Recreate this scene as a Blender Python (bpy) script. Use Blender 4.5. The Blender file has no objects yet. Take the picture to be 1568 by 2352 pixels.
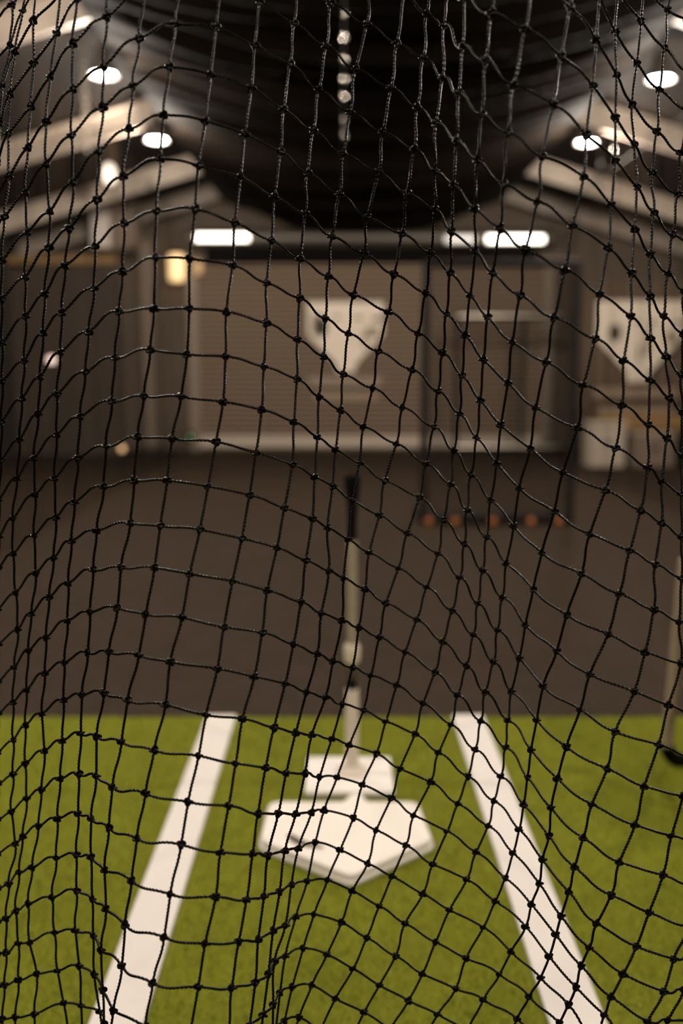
import bpy, math, random
import numpy as np
from mathutils import Vector, Matrix

random.seed(7)
rng = np.random.default_rng(7)
SC = bpy.context.scene
COL = SC.collection

# ------------------------------------------------------------------ camera
F = 2180.0                       # focal length in pixels of the 1568x2352 frame
TILT = math.atan(338.0 / F)      # the camera looks slightly down
CAM = np.array([0.0, 0.0, 1.186])
FW = np.array([0.0, math.cos(TILT), -math.sin(TILT)])
UP = np.array([0.0, math.sin(TILT), math.cos(TILT)])
RT = np.array([1.0, 0.0, 0.0])
cd = bpy.data.cameras.new('camera')
cam = bpy.data.objects.new('camera', cd)
COL.objects.link(cam)
cam.location = CAM
cam.rotation_euler = (math.pi / 2 - TILT, 0, 0)
cd.sensor_fit = 'VERTICAL'
cd.sensor_width = 24.0
cd.sensor_height = 36.0
cd.lens = F / 2352 * 36.0
cd.clip_start = 0.05
cd.dof.use_dof = True
cd.dof.focus_distance = 1.07
cd.dof.aperture_fstop = cd.lens / 15.5
SC.camera = cam

# ------------------------------------------------------------------ colour management, world
vs = SC.view_settings
vs.view_transform = 'Standard'
vs.look = 'None'
vs.exposure = 0.0
vs.gamma = 1.0
vs.use_curve_mapping = False
w = bpy.data.worlds.new('dark_hall_air')
SC.world = w
w.use_nodes = True
w.node_tree.nodes['Background'].inputs[0].default_value = (0.10, 0.075, 0.055, 1)
w.node_tree.nodes['Background'].inputs[1].default_value = 0.03

LAMP_W = 118.0                    # power of one high bay lamp
LAMP_COL = (1.0, 0.885, 0.765)

# ------------------------------------------------------------------ helpers
def ray(px, py):
    return FW + RT * ((px - 784.0) / F) + UP * (-(py - 1176.0) / F)
def at_y(px, py, Y):             # where the sight line meets the upright plane y = Y
    d = ray(px, py); return CAM + d * ((Y - CAM[1]) / d[1])
def at_z(px, py, z):             # where it meets a level plane
    d = ray(px, py); return CAM + d * ((z - CAM[2]) / d[2])

LAMP_Z = 3.20
HALL_LAMPS = [tuple(at_z(px, py, LAMP_Z - .02)[:2]) for px, py in ((360, 323), (1347, 329), (238, 174), (1517, 184))]
HALL_LAMPS += [(-1.68, 4.75), (2.24, 4.75), (-1.68, 2.80), (2.24, 2.80), (-1.68, 0.85), (2.24, 0.85), (-1.68, -1.10), (2.24, -1.10)]

def mat(name, col, rough=0.6, metal=0.0, spec=0.5, emit=None, es=0.0, bump=None, var=None, sheen=0.0):
    m = bpy.data.materials.new(name); m.use_nodes = True
    nt = m.node_tree; b = nt.nodes['Principled BSDF']
    b.inputs['Base Color'].default_value = (*col, 1)
    b.inputs['Roughness'].default_value = rough
    b.inputs['Metallic'].default_value = metal
    b.inputs['Specular IOR Level'].default_value = spec
    if emit:
        b.inputs['Emission Color'].default_value = (*emit, 1)
        b.inputs['Emission Strength'].default_value = es
    if bump or var:
        tc = nt.nodes.new('ShaderNodeTexCoord')
        nz = nt.nodes.new('ShaderNodeTexNoise')
        nt.links.new(tc.outputs['Object'], nz.inputs['Vector'])
        nz.inputs['Scale'].default_value = (var or bump)[0]
        nz.inputs['Detail'].default_value = 6
        if var:
            mx = nt.nodes.new('ShaderNodeMix'); mx.data_type = 'RGBA'
            mx.inputs[6].default_value = (*[c * (1 - var[1]) for c in col], 1)
            mx.inputs[7].default_value = (*[min(1, c * (1 + var[1])) for c in col], 1)
            nt.links.new(nz.outputs[0], mx.inputs[0])
            nt.links.new(mx.outputs[2], b.inputs['Base Color'])
        if bump:
            n2 = nt.nodes.new('ShaderNodeTexNoise')
            nt.links.new(tc.outputs['Object'], n2.inputs['Vector'])
            n2.inputs['Scale'].default_value = bump[0]
            bp = nt.nodes.new('ShaderNodeBump')
            bp.inputs['Strength'].default_value = bump[1]
            bp.inputs['Distance'].default_value = 0.01
            nt.links.new(n2.outputs[0], bp.inputs['Height'])
            nt.links.new(bp.outputs[0], b.inputs['Normal'])
    return m

def mesh_obj(name, V, Fc, m, parent=None, smooth=False):
    me = bpy.data.meshes.new(name)
    me.from_pydata([tuple(v) for v in V], [], [tuple(f) for f in Fc])
    me.update()
    if smooth: me.polygons.foreach_set('use_smooth', [True] * len(me.polygons))
    if m: me.materials.append(m)
    o = bpy.data.objects.new(name, me); COL.objects.link(o)
    if parent: o.parent = parent
    return o

class MB:                        # collects shapes into ONE mesh
    def __init__(s): s.V = []; s.F = []
    def add(s, V, Fc):
        n = len(s.V); s.V += [tuple(v) for v in V]; s.F += [tuple(i + n for i in f) for f in Fc]; return s
    def box(s, c, d, rz=0.0, bev=0.0):
        x, y, z = d[0] / 2, d[1] / 2, d[2] / 2
        b = min(bev, x * .49, y * .49, z * .49)
        if b <= 0:
            V = [(i * x, j * y, k * z) for k in (-1, 1) for j in (-1, 1) for i in (-1, 1)]
            Fc = [(0, 2, 3, 1), (4, 5, 7, 6), (0, 1, 5, 4), (2, 6, 7, 3), (0, 4, 6, 2), (1, 3, 7, 5)]
        else:
            ring = lambda xx, yy, zz, r: [(sx * (xx - r) + r * math.cos(a), sy * (yy - r) + r * math.sin(a), zz)
                for sx, sy, a0 in ((1, 1, 0), (-1, 1, 90), (-1, -1, 180), (1, -1, 270))
                for a in [math.radians(a0 + t) for t in (0, 30, 60, 90)]]
            V = []; n = 16
            for zz, ins in ((-z, b), (-z + b * .3, b * .3), (-z + b, 0), (z - b, 0), (z - b * .3, b * .3), (z, b)):
                V += ring(x - ins, y - ins, zz, max(b * 1.2 - ins, .0004) if b * 1.2 < min(x, y) else b * .5)
            Fc = [tuple(reversed(range(n)))]
            for k in range(5):
                for i in range(n):
                    Fc.append((k * n + i, k * n + (i + 1) % n, (k + 1) * n + (i + 1) % n, (k + 1) * n + i))
            Fc.append(tuple(range(5 * n, 6 * n)))
        cr, sr = math.cos(rz), math.sin(rz)
        return s.add([(c[0] + a * cr - b_ * sr, c[1] + a * sr + b_ * cr, c[2] + d_) for a, b_, d_ in V], Fc)
    def tube(s, pts, r, n=12, closed=False, cap=True):
        P = [np.array(p, float) for p in pts]; m_ = len(P)
        rr = r if isinstance(r, (list, tuple)) else [r] * m_
        V = []; prev = None
        for i in range(m_):
            if closed: t = P[(i + 1) % m_] - P[i - 1]
            else: t = P[min(i + 1, m_ - 1)] - P[max(i - 1, 0)]
            t = t / (np.linalg.norm(t) + 1e-12)
            if prev is None:
                a = np.array([0, 0, 1.0]) if abs(t[2]) < .9 else np.array([1.0, 0, 0])
            else: a = prev
            u = a - t * a.dot(t); u /= np.linalg.norm(u) + 1e-12; v = np.cross(t, u); prev = u
            for k in range(n):
                q = 2 * math.pi * k / n
                V.append(P[i] + rr[i] * (math.cos(q) * u + math.sin(q) * v))
        Fc = []
        for i in range(m_ if closed else m_ - 1):
            j = (i + 1) % m_
            for k in range(n):
                Fc.append((i * n + k, i * n + (k + 1) % n, j * n + (k + 1) % n, j * n + k))
        if cap and not closed:
            Fc.append(tuple(reversed(range(n)))); Fc.append(tuple(range((m_ - 1) * n, m_ * n)))
        return s.add(V, Fc)
    def lathe(s, prof, c=(0, 0, 0), n=32, axis='z'):
        V = []
        for r, h in prof:
            for k in range(n):
                q = 2 * math.pi * k / n
                if axis == 'z': V.append((c[0] + r * math.cos(q), c[1] + r * math.sin(q), c[2] + h))
                else: V.append((c[0] + r * math.cos(q), c[1] + h, c[2] - r * math.sin(q)))
        Fc = []
        for i in range(len(prof) - 1):
            for k in range(n):
                Fc.append((i * n + k, i * n + (k + 1) % n, (i + 1) * n + (k + 1) % n, (i + 1) * n + k))
        if prof[0][0] > 0: Fc.append(tuple(reversed(range(n))))
        if prof[-1][0] > 0: Fc.append(tuple(range((len(prof) - 1) * n, len(prof) * n)))
        return s.add(V, Fc)
    def prism(s, poly, y0, y1):   # polygon in x,z extruded along y
        n = len(poly)
        V = [(x, y0, z) for x, z in poly] + [(x, y1, z) for x, z in poly]
        Fc = [tuple(range(n)), tuple(reversed(range(n, 2 * n)))]
        for i in range(n): Fc.append((i, i + n, (i + 1) % n + n, (i + 1) % n))
        return s.add(V, Fc)
    def build(s, name, m, parent=None, smooth=False, origin=None):
        V = s.V
        if origin is not None: V = [(a - origin[0], b - origin[1], c - origin[2]) for a, b, c in V]
        o = mesh_obj(name, V, s.F, m, parent, smooth)
        if origin is not None: o.location = origin
        if smooth:
            md = o.modifiers.new('edges', 'EDGE_SPLIT'); md.split_angle = math.radians(40)
        return o

def tag(o, label, cat, group=None):
    o['label'] = label; o['category'] = cat
    if group: o['group'] = group
    return o
def thing(name, loc, label, cat, group=None, rz=0.0):
    o = bpy.data.objects.new(name, None); COL.objects.link(o)
    o.location = loc; o.rotation_euler = (0, 0, rz); o.empty_display_size = .1
    return tag(o, label, cat, group)
def struct(o):
    o['kind'] = 'structure'; return o
def copy_tree(root):
    c = root.copy(); COL.objects.link(c)
    for ch in root.children:
        d = ch.copy(); COL.objects.link(d); d.parent = c
        for g in ch.children:
            e = g.copy(); COL.objects.link(e); e.parent = d
    return c
# ------------------------------------------------------------------ materials
M = {}
M['rubber_floor'] = mat('dark_rubber_floor', (0.0345, 0.0232, 0.0150), .9, spec=.08, var=(9, .35), bump=(160, .5))
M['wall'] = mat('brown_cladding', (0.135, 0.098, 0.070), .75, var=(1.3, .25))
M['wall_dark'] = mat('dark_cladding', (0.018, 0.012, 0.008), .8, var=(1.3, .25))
M['roof'] = mat('dark_roof_sheet', (0.009, 0.006, 0.004), .85, spec=.1)
M['rafter'] = mat('pale_painted_steel', (0.40, 0.33, 0.265), .55)
M['slat'] = mat('shutter_slats', (0.34, 0.25, 0.175), .6, spec=.2)
M['jamb'] = mat('pale_jamb_paint', (0.21, 0.16, 0.115), .5)
M['white_bar'] = mat('off_white_bar', (0.50, 0.42, 0.33), .5)
M['black'] = mat('matt_black', (0.005, 0.004, 0.0033), .85, spec=.05)
M['black_tube'] = mat('black_powder_coat', (0.012, 0.009, 0.008), .75, spec=.2)
M['chrome'] = mat('bright_steel', (0.75, 0.70, 0.62), .18, metal=1)
M['hood'] = mat('dull_hood_steel', (0.10, 0.085, 0.07), .45, metal=.6)
M['steel'] = mat('brushed_steel', (0.42, 0.37, 0.31), .33, metal=1)
M['emblem'] = mat('cream_emblem_paint', (0.84, 0.72, 0.58), .6)
M['emblem_dim'] = mat('tan_emblem_paint', (0.27, 0.20, 0.14), .6)
M['emblem_mid'] = mat('light_tan_paint', (0.36, 0.28, 0.20), .6)
M['emblem_dark'] = mat('dark_emblem_paint', (0.05, 0.036, 0.022), .6)
M['timber'] = mat('honey_timber', (0.30, 0.175, 0.065), .5, var=(4, .3))
M['white'] = mat('white_plastic', (0.80, 0.755, 0.70), .5)
M['plate'] = mat('white_rubber_plate', (0.78, 0.725, 0.655), .55, var=(14, .03))
M['line'] = mat('white_turf_yarn', (0.79, 0.745, 0.70), .9, spec=.1, bump=(420, .5))
M['turf'] = mat('olive_turf_backing', (0.21, 0.225, 0.017), .9, spec=.12, var=(5, .14), bump=(420, .9))
M['blade'] = mat('olive_turf_yarn', (0.33, 0.355, 0.026), .75, spec=.15, var=(6, .16))
M['tube_up'] = mat('beige_grey_tee_tube', (0.31, 0.26, 0.19), .45)
M['tube_lo'] = mat('pale_tee_tube', (0.66, 0.575, 0.48), .45)
M['collar'] = mat('pale_tee_collar', (0.60, 0.52, 0.41), .5)
M['rubber'] = mat('black_rubber', (0.0045, 0.0038, 0.0032), .85, spec=.04)
M['scuff'] = mat('dark_brown_mark', (0.075, 0.05, 0.025), .7)
M['orange'] = mat('orange_ball_skin', (0.34, 0.10, 0.014), .6)
M['canopy'] = mat('black_netting_cloth', (0.0055, 0.0036, 0.0024), .9, spec=.05)
M['lamp_body'] = mat('lamp_housing_grey', (0.06, 0.05, 0.04), .5)
M['lamp_glow'] = mat('lit_lamp_lens', (1, 1, 1), .5, emit=(1.0, 0.93, 0.82), es=28)
M['strip_glow'] = mat('bright_highlight_glow', (1, 1, 1), .5, emit=(1.0, 0.92, 0.80), es=6.0)  # emission stands in for the bright sheen on the shutter hood
M['strip_dim'] = mat('dim_highlight_glow', (1, 1, 1), .5, emit=(1.0, 0.92, 0.80), es=.8)
M['amber_glow'] = mat('lit_amber_glass', (1, .7, .4), .5, emit=(1.0, 0.66, 0.30), es=1.25)
M['globe_glow'] = mat('lit_globe_glass', (1, .9, .8), .5, emit=(1.0, 0.84, 0.66), es=1.1)
M['white_panel'] = mat('pale_grey_panel', (0.80, 0.70, 0.62), .5)
M['louvre'] = mat('tan_louvres', (0.30, 0.23, 0.17), .5)
M['green_glow'] = mat('green_indicator', (.1, .4, .1), .5, emit=(.25, .85, .25), es=1.2)
M['peach'] = mat('lit_peach_dome', (.8, .6, .5), .5, emit=(1.0, .75, .6), es=1.6)
M['disc_amber'] = mat('lit_amber_disc', (.8, .5, .3), .5, emit=(1.0, .62, .3), es=1.3)
M['stool_pale'] = mat('pale_bent_tube', (0.30, 0.235, 0.165), .4, spec=.6)
M['twine'] = mat('black_twine', (0.0028, 0.0020, 0.0017), .26, spec=.12)

def veil(name, col, alpha):      # fine netting seen from afar: open mesh as a partly see-through cloth
    m = mat(name, col, .9, spec=.05)
    nt = m.node_tree; b = nt.nodes['Principled BSDF']
    b.inputs['Alpha'].default_value = alpha
    return m
M['veil'] = veil('side_netting', (0.022, 0.015, 0.010), .07)
M['veil_dark'] = veil('screen_netting', (0.012, 0.009, 0.007), .16)

END = 13.3                       # far wall
XL, XR = -4.3, 4.7
RIDGE_X, RIDGE_Z, EAVE = 0.27, 4.12, 2.82

# ------------------------------------------------------------------ the hall
def slab(name, V, Fc, m): return struct(mesh_obj(name, V, Fc, m))
struct(MB().box(((XL + XR) / 2, 5.0, -.05), (XR - XL + .2, 17.0, .1)).build('floor', M['rubber_floor']))
def ribbed(name, p0, p1, z0, ztop, m, pitch=.19, depth=.022, thick=.06, nrm=(0, -1)):
    # upright ribbed sheet between two floor points
    p0 = np.array(p0, float); p1 = np.array(p1, float); L = np.linalg.norm(p1 - p0); u = (p1 - p0) / L
    nn = np.array(nrm, float); n = int(L / pitch); pts = []
    for i in range(n + 1):
        for a, o in ((0, 0), (.42, 0), (.5, 1), (.92, 1)):
            s = (i + a) * pitch
            if s <= L: pts.append((p0 + u * s + nn * depth * o, s))
    pts.append((p1, L))
    V = []
    for q, s in pts:
        zt = ztop(q[0]) if callable(ztop) else ztop
        V += [(q[0], q[1], z0), (q[0], q[1], zt)]
    k = len(pts)
    for q, s in pts:
        zt = ztop(q[0]) if callable(ztop) else ztop
        b_ = q - nn * thick
        V += [(b_[0], b_[1], z0), (b_[0], b_[1], zt)]
    Fc = [(2 * i, 2 * i + 2, 2 * i + 3, 2 * i + 1) for i in range(k - 1)]
    Fc += [(2 * (k + i), 2 * (k + i) + 1, 2 * (k + i) + 3, 2 * (k + i) + 2) for i in range(k - 1)]
    Fc += [(2 * i + 1, 2 * i + 3, 2 * (k + i) + 3, 2 * (k + i) + 1) for i in range(k - 1)]
    return struct(mesh_obj(name, V, Fc, m))
def roof_z(x):
    return RIDGE_Z - (RIDGE_Z - EAVE) * (abs(x - RIDGE_X) / ((XR - RIDGE_X) if x > RIDGE_X else (RIDGE_X - XL)))
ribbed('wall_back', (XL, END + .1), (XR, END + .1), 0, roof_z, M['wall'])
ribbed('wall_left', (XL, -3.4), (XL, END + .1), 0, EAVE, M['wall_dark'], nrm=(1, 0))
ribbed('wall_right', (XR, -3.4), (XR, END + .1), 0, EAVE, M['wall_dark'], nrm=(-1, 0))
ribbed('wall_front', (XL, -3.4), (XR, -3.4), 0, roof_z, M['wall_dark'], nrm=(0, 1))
sec = [(XL - .1, EAVE), (RIDGE_X, RIDGE_Z), (XR + .1, EAVE), (XR + .1, EAVE + .08), (RIDGE_X, RIDGE_Z + .08), (XL - .1, EAVE + .08)]
struct(MB().prism(sec[:2] + sec[4:], -3.5, END + .2).prism(sec[1:5], -3.5, END + .2).build('ceiling', M['roof']))
# pale portal rafters
for i, Y in enumerate((13.0, 11.35, 9.0, 6.45, 4.6, 2.6, .3)):
    mb = MB()
    for xa, za, xb, zb in ((XL, EAVE, RIDGE_X, RIDGE_Z), (RIDGE_X, RIDGE_Z, XR, EAVE)):
        for t, h in ((.09, .02), (.09, .02)):
            pass
        d = .235
        mb.prism([(xa, za - d), (xb, zb - d), (xb, zb - d + .02), (xa, za - d + .02)], Y - .02, Y + .02)
        mb.prism([(xa, za - d), (xb, zb - d), (xb, zb - .01), (xa, za - .01)], Y - .008, Y + .008)
        mb.prism([(xa, za - .03), (xb, zb - .03), (xb, zb - .01), (xa, za - .01)], Y - .06, Y + .06)
    struct(mb.build('trim_%d' % (i + 1), M['rafter']))

# ------------------------------------------------------------------ roller shutter door
dl, dr = at_y(462, 1000, END)[0], at_y(1238, 1000, END)[0]
dtop = at_y(800, 592, END)[2]
V = []; Fc = []; z = .0; k = 0
pitch = .0715; n = int(dtop / pitch) + 1
prof = []
for i in range(n):
    for a, o in ((0, 0.025), (.03, -.022), (.3, -.03), (.55, -.022), (.58, 0.025)):
        prof.append(((i + a) * pitch, o))
prof = [(zz, o) for zz, o in prof if zz <= dtop]
for zz, o in prof: V += [(dl, END + .02 + o, zz), (dr, END + .02 + o, zz)]
m_ = len(prof)
for zz, o in prof: V += [(dl, END + .06, zz), (dr, END + .06, zz)]
Fc = [(2 * i, 2 * i + 1, 2 * i + 3, 2 * i + 2) for i in range(m_ - 1)]
Fc += [(2 * (m_ + i), 2 * (m_ + i) + 2, 2 * (m_ + i) + 3, 2 * (m_ + i) + 1) for i in range(m_ - 1)]
door = struct(mesh_obj('door_1', V, Fc, M['slat']))
door.data.materials.append(M['black'])
for i in range(m_ - 1):       # the grooves between the slats are dark
    if i % 5 in (3, 4): door.data.polygons[i].material_index = 1
for x in (dl - .07, dr + .07):
    MB().box((x, END - .02, dtop / 2), (.15, .12, dtop), bev=.01).build('guide_rail', M['jamb'], door)
zb0, zb1 = at_y(800, 1029, END - .06)[2], at_y(800, 1000, END - .06)[2]
MB().box(((dl + dr) / 2, END - .05, max(.1, (zb0 + zb1) / 2)), (dr - dl + .1, .05, .16), bev=.012).build('bottom_bar', M['white_bar'], door)
MB().box(((dl + dr) / 2, END - .06, dtop + .02), (dr - dl - .25, .2, .2), bev=.01).build('shutter_recess', M['black'], door)
hz = at_y(800, 545, END - .2)[2]
hood = MB()
hl, hr = at_y(430, 545, END - .2)[0], at_y(1272, 545, END - .2)[0]
hood.tube([(hl, END - .12, hz), (hr, END - .12, hz)], .125, 28)
hood.box(((hl + hr) / 2, END - .03, hz), (hr - hl, .18, .2))
hood.build('hood', M['hood'], door, smooth=True)
for x0, x1, mm, hh in ((436, 584, 'strip_glow', .13), (1105, 1262, 'strip_glow', .13), (1010, 1104, 'strip_dim', .12)):  # glowing strips added to give the hood its bright highlights
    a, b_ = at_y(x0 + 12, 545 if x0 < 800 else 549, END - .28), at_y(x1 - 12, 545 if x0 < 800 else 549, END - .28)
    t = thing('highlight_strip', ((a[0] + b_[0]) / 2, END - .28, a[2]),
              {436: 'bright white glowing highlight strip over the left end of the roller shutter', 1105: 'bright white glowing highlight strip over the right end of the roller shutter',
               1010: 'dimmer glowing highlight strip beside the bright one, right half of the shutter hood'}[x0], 'light', 'glowing highlight strips on the shutter hood')
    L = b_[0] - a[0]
    MB().box((0, .035, 0), (L, .03, .1), bev=.006).build('housing', M['white_panel'], t)  # pale backing behind the added glow
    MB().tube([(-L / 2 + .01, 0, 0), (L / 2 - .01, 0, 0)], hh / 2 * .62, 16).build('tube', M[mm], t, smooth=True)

# ------------------------------------------------------------------ home plate emblems
def emblem(cx, cz, W, Y, label, dots, group):
    t = thing('plate_emblem', (cx, Y, cz), label, 'emblem', group)
    s = W / 2.0
    poly = [(-s, .62 * s), (s, .62 * s), (s, -.22 * s), (.28 * s, -1.0 * s), (.24 * s, -1.22 * s), (-.22 * s, -1.22 * s), (-.26 * s, -.98 * s), (-s, -.22 * s)]
    poly = [(x + .0, z + .3 * s) for x, z in poly]
    ps = MB().prism(poly, -.02, 0).build('plate_shape', M['emblem'], t)
    MB().box((0, -.012, -1.17 * s), (1.98 * s, .02, .27 * s), bev=.01).build('name_bar', M['emblem_dim'], t)
    MB().box((.02 * s, -.010, -1.56 * s), (1.72 * s, .02, .16 * s), bev=.01).build('lower_bar', M['slat'], t)
    for (x, z, w, h, ell) in dots:
        mb = MB()
        if ell:
            mb.add([(x * s + w * s * math.cos(q), -.025, z * s + h * s * math.sin(q)) for q in np.linspace(0, 6.2832, 24, endpoint=False)] +
                   [(x * s + w * s * math.cos(q), -.0, z * s + h * s * math.sin(q)) for q in np.linspace(0, 6.2832, 24, endpoint=False)],
                   [tuple(range(24))] + [(i, i + 24, (i + 1) % 24 + 24, (i + 1) % 24) for i in range(24)])
            mb.build('ball_mark', M['emblem_dark'], ps)
        else:
            mb.box((x * s, -.012, z * s), (w * s, .026, h * s))
            mb.build('stroke', M['emblem_dark' if w * h < .035 else 'emblem_mid'], ps)
p = at_y(793, 775, END - .05)
W = at_y(880, 775, END - .05)[0] - at_y(706, 775, END - .05)[0]
emblem(p[0], p[2], W, END - .035, 'cream home plate emblem in the middle of the roller shutter', [
    (-.64, .27, .17, .27, True), (.84, .48, .26, .11, False), (-.22, .52, .14, .08, False), (.34, .50, .2, .08, False),
    (.22, .0, .03, .30, False), (-.78, .35, .22, .55, False), (.70, .14, .40, .30, False), (.50, -.1, .12, .40, False)], 'home plate emblems on the far wall')

# right hand pleated backdrop with the second emblem
BY = 12.2
def pleats(name, x0, x1, Y, z0, z1, m, pitch=.16, amp=.035, along='x', thick=False):
    n = max(8, int(abs(x1 - x0) / pitch * 8)); V = []; Fc = []
    for i in range(n + 1):
        s = x0 + (x1 - x0) * i / n
        o = amp * math.sin(2 * math.pi * s / pitch) + amp * .5 * math.sin(2 * math.pi * s / (pitch * 2.7) + 1)
        for zz in (z0, (z0 + z1) / 2, z1):
            V.append((s, Y + o, zz) if along == 'x' else (Y + o, s, zz))
    for i in range(n):
        for j in range(2):
            Fc.append((3 * i + j, 3 * i + 3 + j, 3 * i + 4 + j, 3 * i + 1 + j))
    o = mesh_obj(name, V, Fc, m, None, True)
    if thick:
        md = o.modifiers.new('cloth', 'SOLIDIFY'); md.thickness = .006
    return o
b0, b1 = at_y(1332, 800, BY)[0], 4.6
tag(pleats('backdrop_curtain', b0, b1, BY, .02, at_y(1400, 640, BY)[2], mat('brown_backdrop_cloth', (0.135, 0.095, 0.064), .85), thick=True),
    'brown pleated curtain behind the right hand emblem', 'curtain')
p = at_y(1466, 785, BY - .08)
W = at_y(1566, 785, BY - .08)[0] - at_y(1366, 785, BY - .08)[0]
emblem(p[0], p[2], W, BY - .075, 'cream home plate emblem on the brown curtain at the right edge', [
    (-.56, .20, .15, .21, True), (.28, .42, .10, .14, False), (.86, .42, .2, .08, False), (.20, -.02, .14, .6, False), (-.05, .45, .1, .06, False),
    (.02, -.25, .06, .35, False), (.75, .1, .3, .3, False)], 'home plate emblems on the far wall')
# timber bench and pale crates under it
bt = at_y(1470, 968, BY - .5)
t = thing('timber_bench', (bt[0] + .1, BY - .5, 0), 'honey timber bench below the right hand emblem', 'bench')
MB().box((0, 0, bt[2]), (at_y(1640, 968, BY - .5)[0] - at_y(1402, 968, BY - .5)[0], .40, .17), bev=.012).build('bench_top', M['timber'], t)
for sx in (-.55, .55):
    for sy in (-.14, .14):
        MB().box((sx, sy, (bt[2] - .08) / 2), (.06, .06, bt[2] - .08), bev=.004).build('leg', M['black_tube'], t)
for x0, x1, yt, lab in ((1350, 1442, 968, 'pale storage crate at the left end of the timber bench'), (1452, 1556, 992, 'pale low storage crate in front of the timber bench')):
    YY = BY - 1.2
    a, b_ = at_y(x0, yt, YY), at_y(x1, yt, YY)
    t = thing('storage_crate', ((a[0] + b_[0]) / 2, YY, 0), lab, 'crate', 'pale crates by the bench')
    cb = MB().box((0, .15, a[2] / 2 - .02), (b_[0] - a[0] - .03, .3, a[2] - .05), bev=.012).build('body', M['white_bar' if x0 < 1400 else 'jamb'], t)
    MB().box((0, .15, a[2] - .03), (b_[0] - a[0], .33, .05), bev=.012).build('lid', M['white_bar' if x0 < 1400 else 'emblem_mid'], t)
    MB().box((0, -.005, a[2] * .55), (.1, .02, .025), bev=.004).build('handle', M['black'], cb)

# polished steel rail frame standing right of the door
RY = 12.4
rl, rr_ = at_y(1048, 900, RY)[0], at_y(1335, 900, RY)[0]
t = thing('steel_rail_frame', ((rl + rr_) / 2, RY, 0), 'steel frame with two shiny cross rails right of the emblem', 'frame')
zt = at_y(1200, 726, RY)[2]; zl = max(.08, at_y(1200, 1027, RY)[2])
for zz in (zt, zl):
    MB().tube([(rl - t.location.x, 0, zz), (rr_ - t.location.x, 0, zz)], .045, 16).build('rail', M['steel'], t, smooth=True)
for px in (1048, 1200, 1335):
    MB().tube([(at_y(px, 900, RY)[0] - t.location.x, .05, 0), (at_y(px, 900, RY)[0] - t.location.x, .05, zt + .03)], .035, 14).build('upright', M['black_tube'], t, smooth=True)

# ------------------------------------------------------------------ left of the door
LY = 12.6
t0 = at_y(-60, 598, LY); t1 = at_y(268, 598, LY)
t = thing('partition', ((t0[0] + t1[0]) / 2, LY, 0), 'dark partition with a honey timber top rail on the left', 'partition')
wd = t1[0] - t0[0]
MB().box((0, 0, t0[2] / 2 - .05), (wd, .08, t0[2] - .1), bev=.005).build('panel', mat('partition_board', (0.058, 0.041, 0.029), .8, var=(2, .2)), t)
MB().box((0, -.02, t0[2]), (wd + .04, .16, .10), bev=.01).build('top_rail', M['timber'], t)
pa, pb = at_y(322, 560, LY - .1), at_y(352, 560, LY - .1)
t = thing('pilaster', ((pa[0] + pb[0]) / 2, LY - .1, 0), 'pale upright post between partition and roller shutter', 'post')
MB().box((0, 0, pa[2] / 2), (pb[0] - pa[0], .16, pa[2]), bev=.01).build('shaft', M['jamb'], t)
MB().box((0, 0, .06), (pb[0] - pa[0] + .08, .24, .12), bev=.01).build('foot', M['wall_dark'], t)
MB().box((0, 0, pa[2] + .02), (pb[0] - pa[0] + .08, .22, .04), bev=.01).build('cap', M['jamb'], t)
# vent cabinet with a white flank
va, vb, vc = at_y(213, 460, LY), at_y(253, 460, LY), at_y(312, 460, LY)
vz0, vz1 = at_y(213, 572, LY)[2], va[2]
t = thing('vent_cabinet', ((va[0] + vc[0]) / 2, LY + .1, vz0), 'pale cabinet with louvres high on the left wall', 'vent')
ox = t.location.x
MB().box(((va[0] + vb[0]) / 2 - ox, 0, (vz1 - vz0) / 2), (vb[0] - va[0], .5, vz1 - vz0), bev=.01).build('flank', M['white_panel'], t)
vb_ = MB().box(((vb[0] + vc[0]) / 2 - ox, .08, (vz1 - vz0) / 2), (vc[0] - vb[0] - .01, .36, vz1 - vz0), bev=.01).build('body', M['jamb'], t)
mb = MB()
for i in range(9): mb.box(((vb[0] + vc[0]) / 2 - ox, -.12, .05 + i * (vz1 - vz0 - .1) / 8), (vc[0] - vb[0] - .06, .05, .035), bev=.004)
mb.build('louvres', M['louvre'], vb_)
MB().box((0, .45, .1), (.1, .6, .06)).build('bracket', M['black_tube'], t)
# amber lantern
a = at_y(405, 612, END - .25)
t = thing('wall_lantern', (a[0], END - .25, a[2]), 'glowing amber wall lantern left of the roller shutter', 'lamp')
MB().lathe([(.0, -.19), (.085, -.19), (.105, -.16), (.105, .13), (.08, .16), (0, .16)], n=20).build('glass', M['amber_glow'], t, smooth=True)
MB().lathe([(.0, .16), (.12, .16), (.10, .2), (.03, .23), (0, .23)], n=20).build('cap', M['black_tube'], t, smooth=True)
MB().box((0, .17, .18), (.05, .30, .04), bev=.004).build('bracket', M['black_tube'], t)
a = at_y(456, 618, END - .2)
t = thing('door_beacon', (a[0], END - .2, a[2]), 'small dim amber beacon on the shutter guide rail', 'lamp')
MB().lathe([(0, -.07), (.04, -.07), (.05, -.04), (.05, .07), (.03, .1), (0, .1)], n=16).build('dome', mat('dim_amber_glass', (.6, .4, .2), .5, emit=(1, .62, .3), es=.25), t, smooth=True)
MB().box((0, .07, -.04), (.06, .12, .05), bev=.004).build('bracket', M['black_tube'], t)
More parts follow.
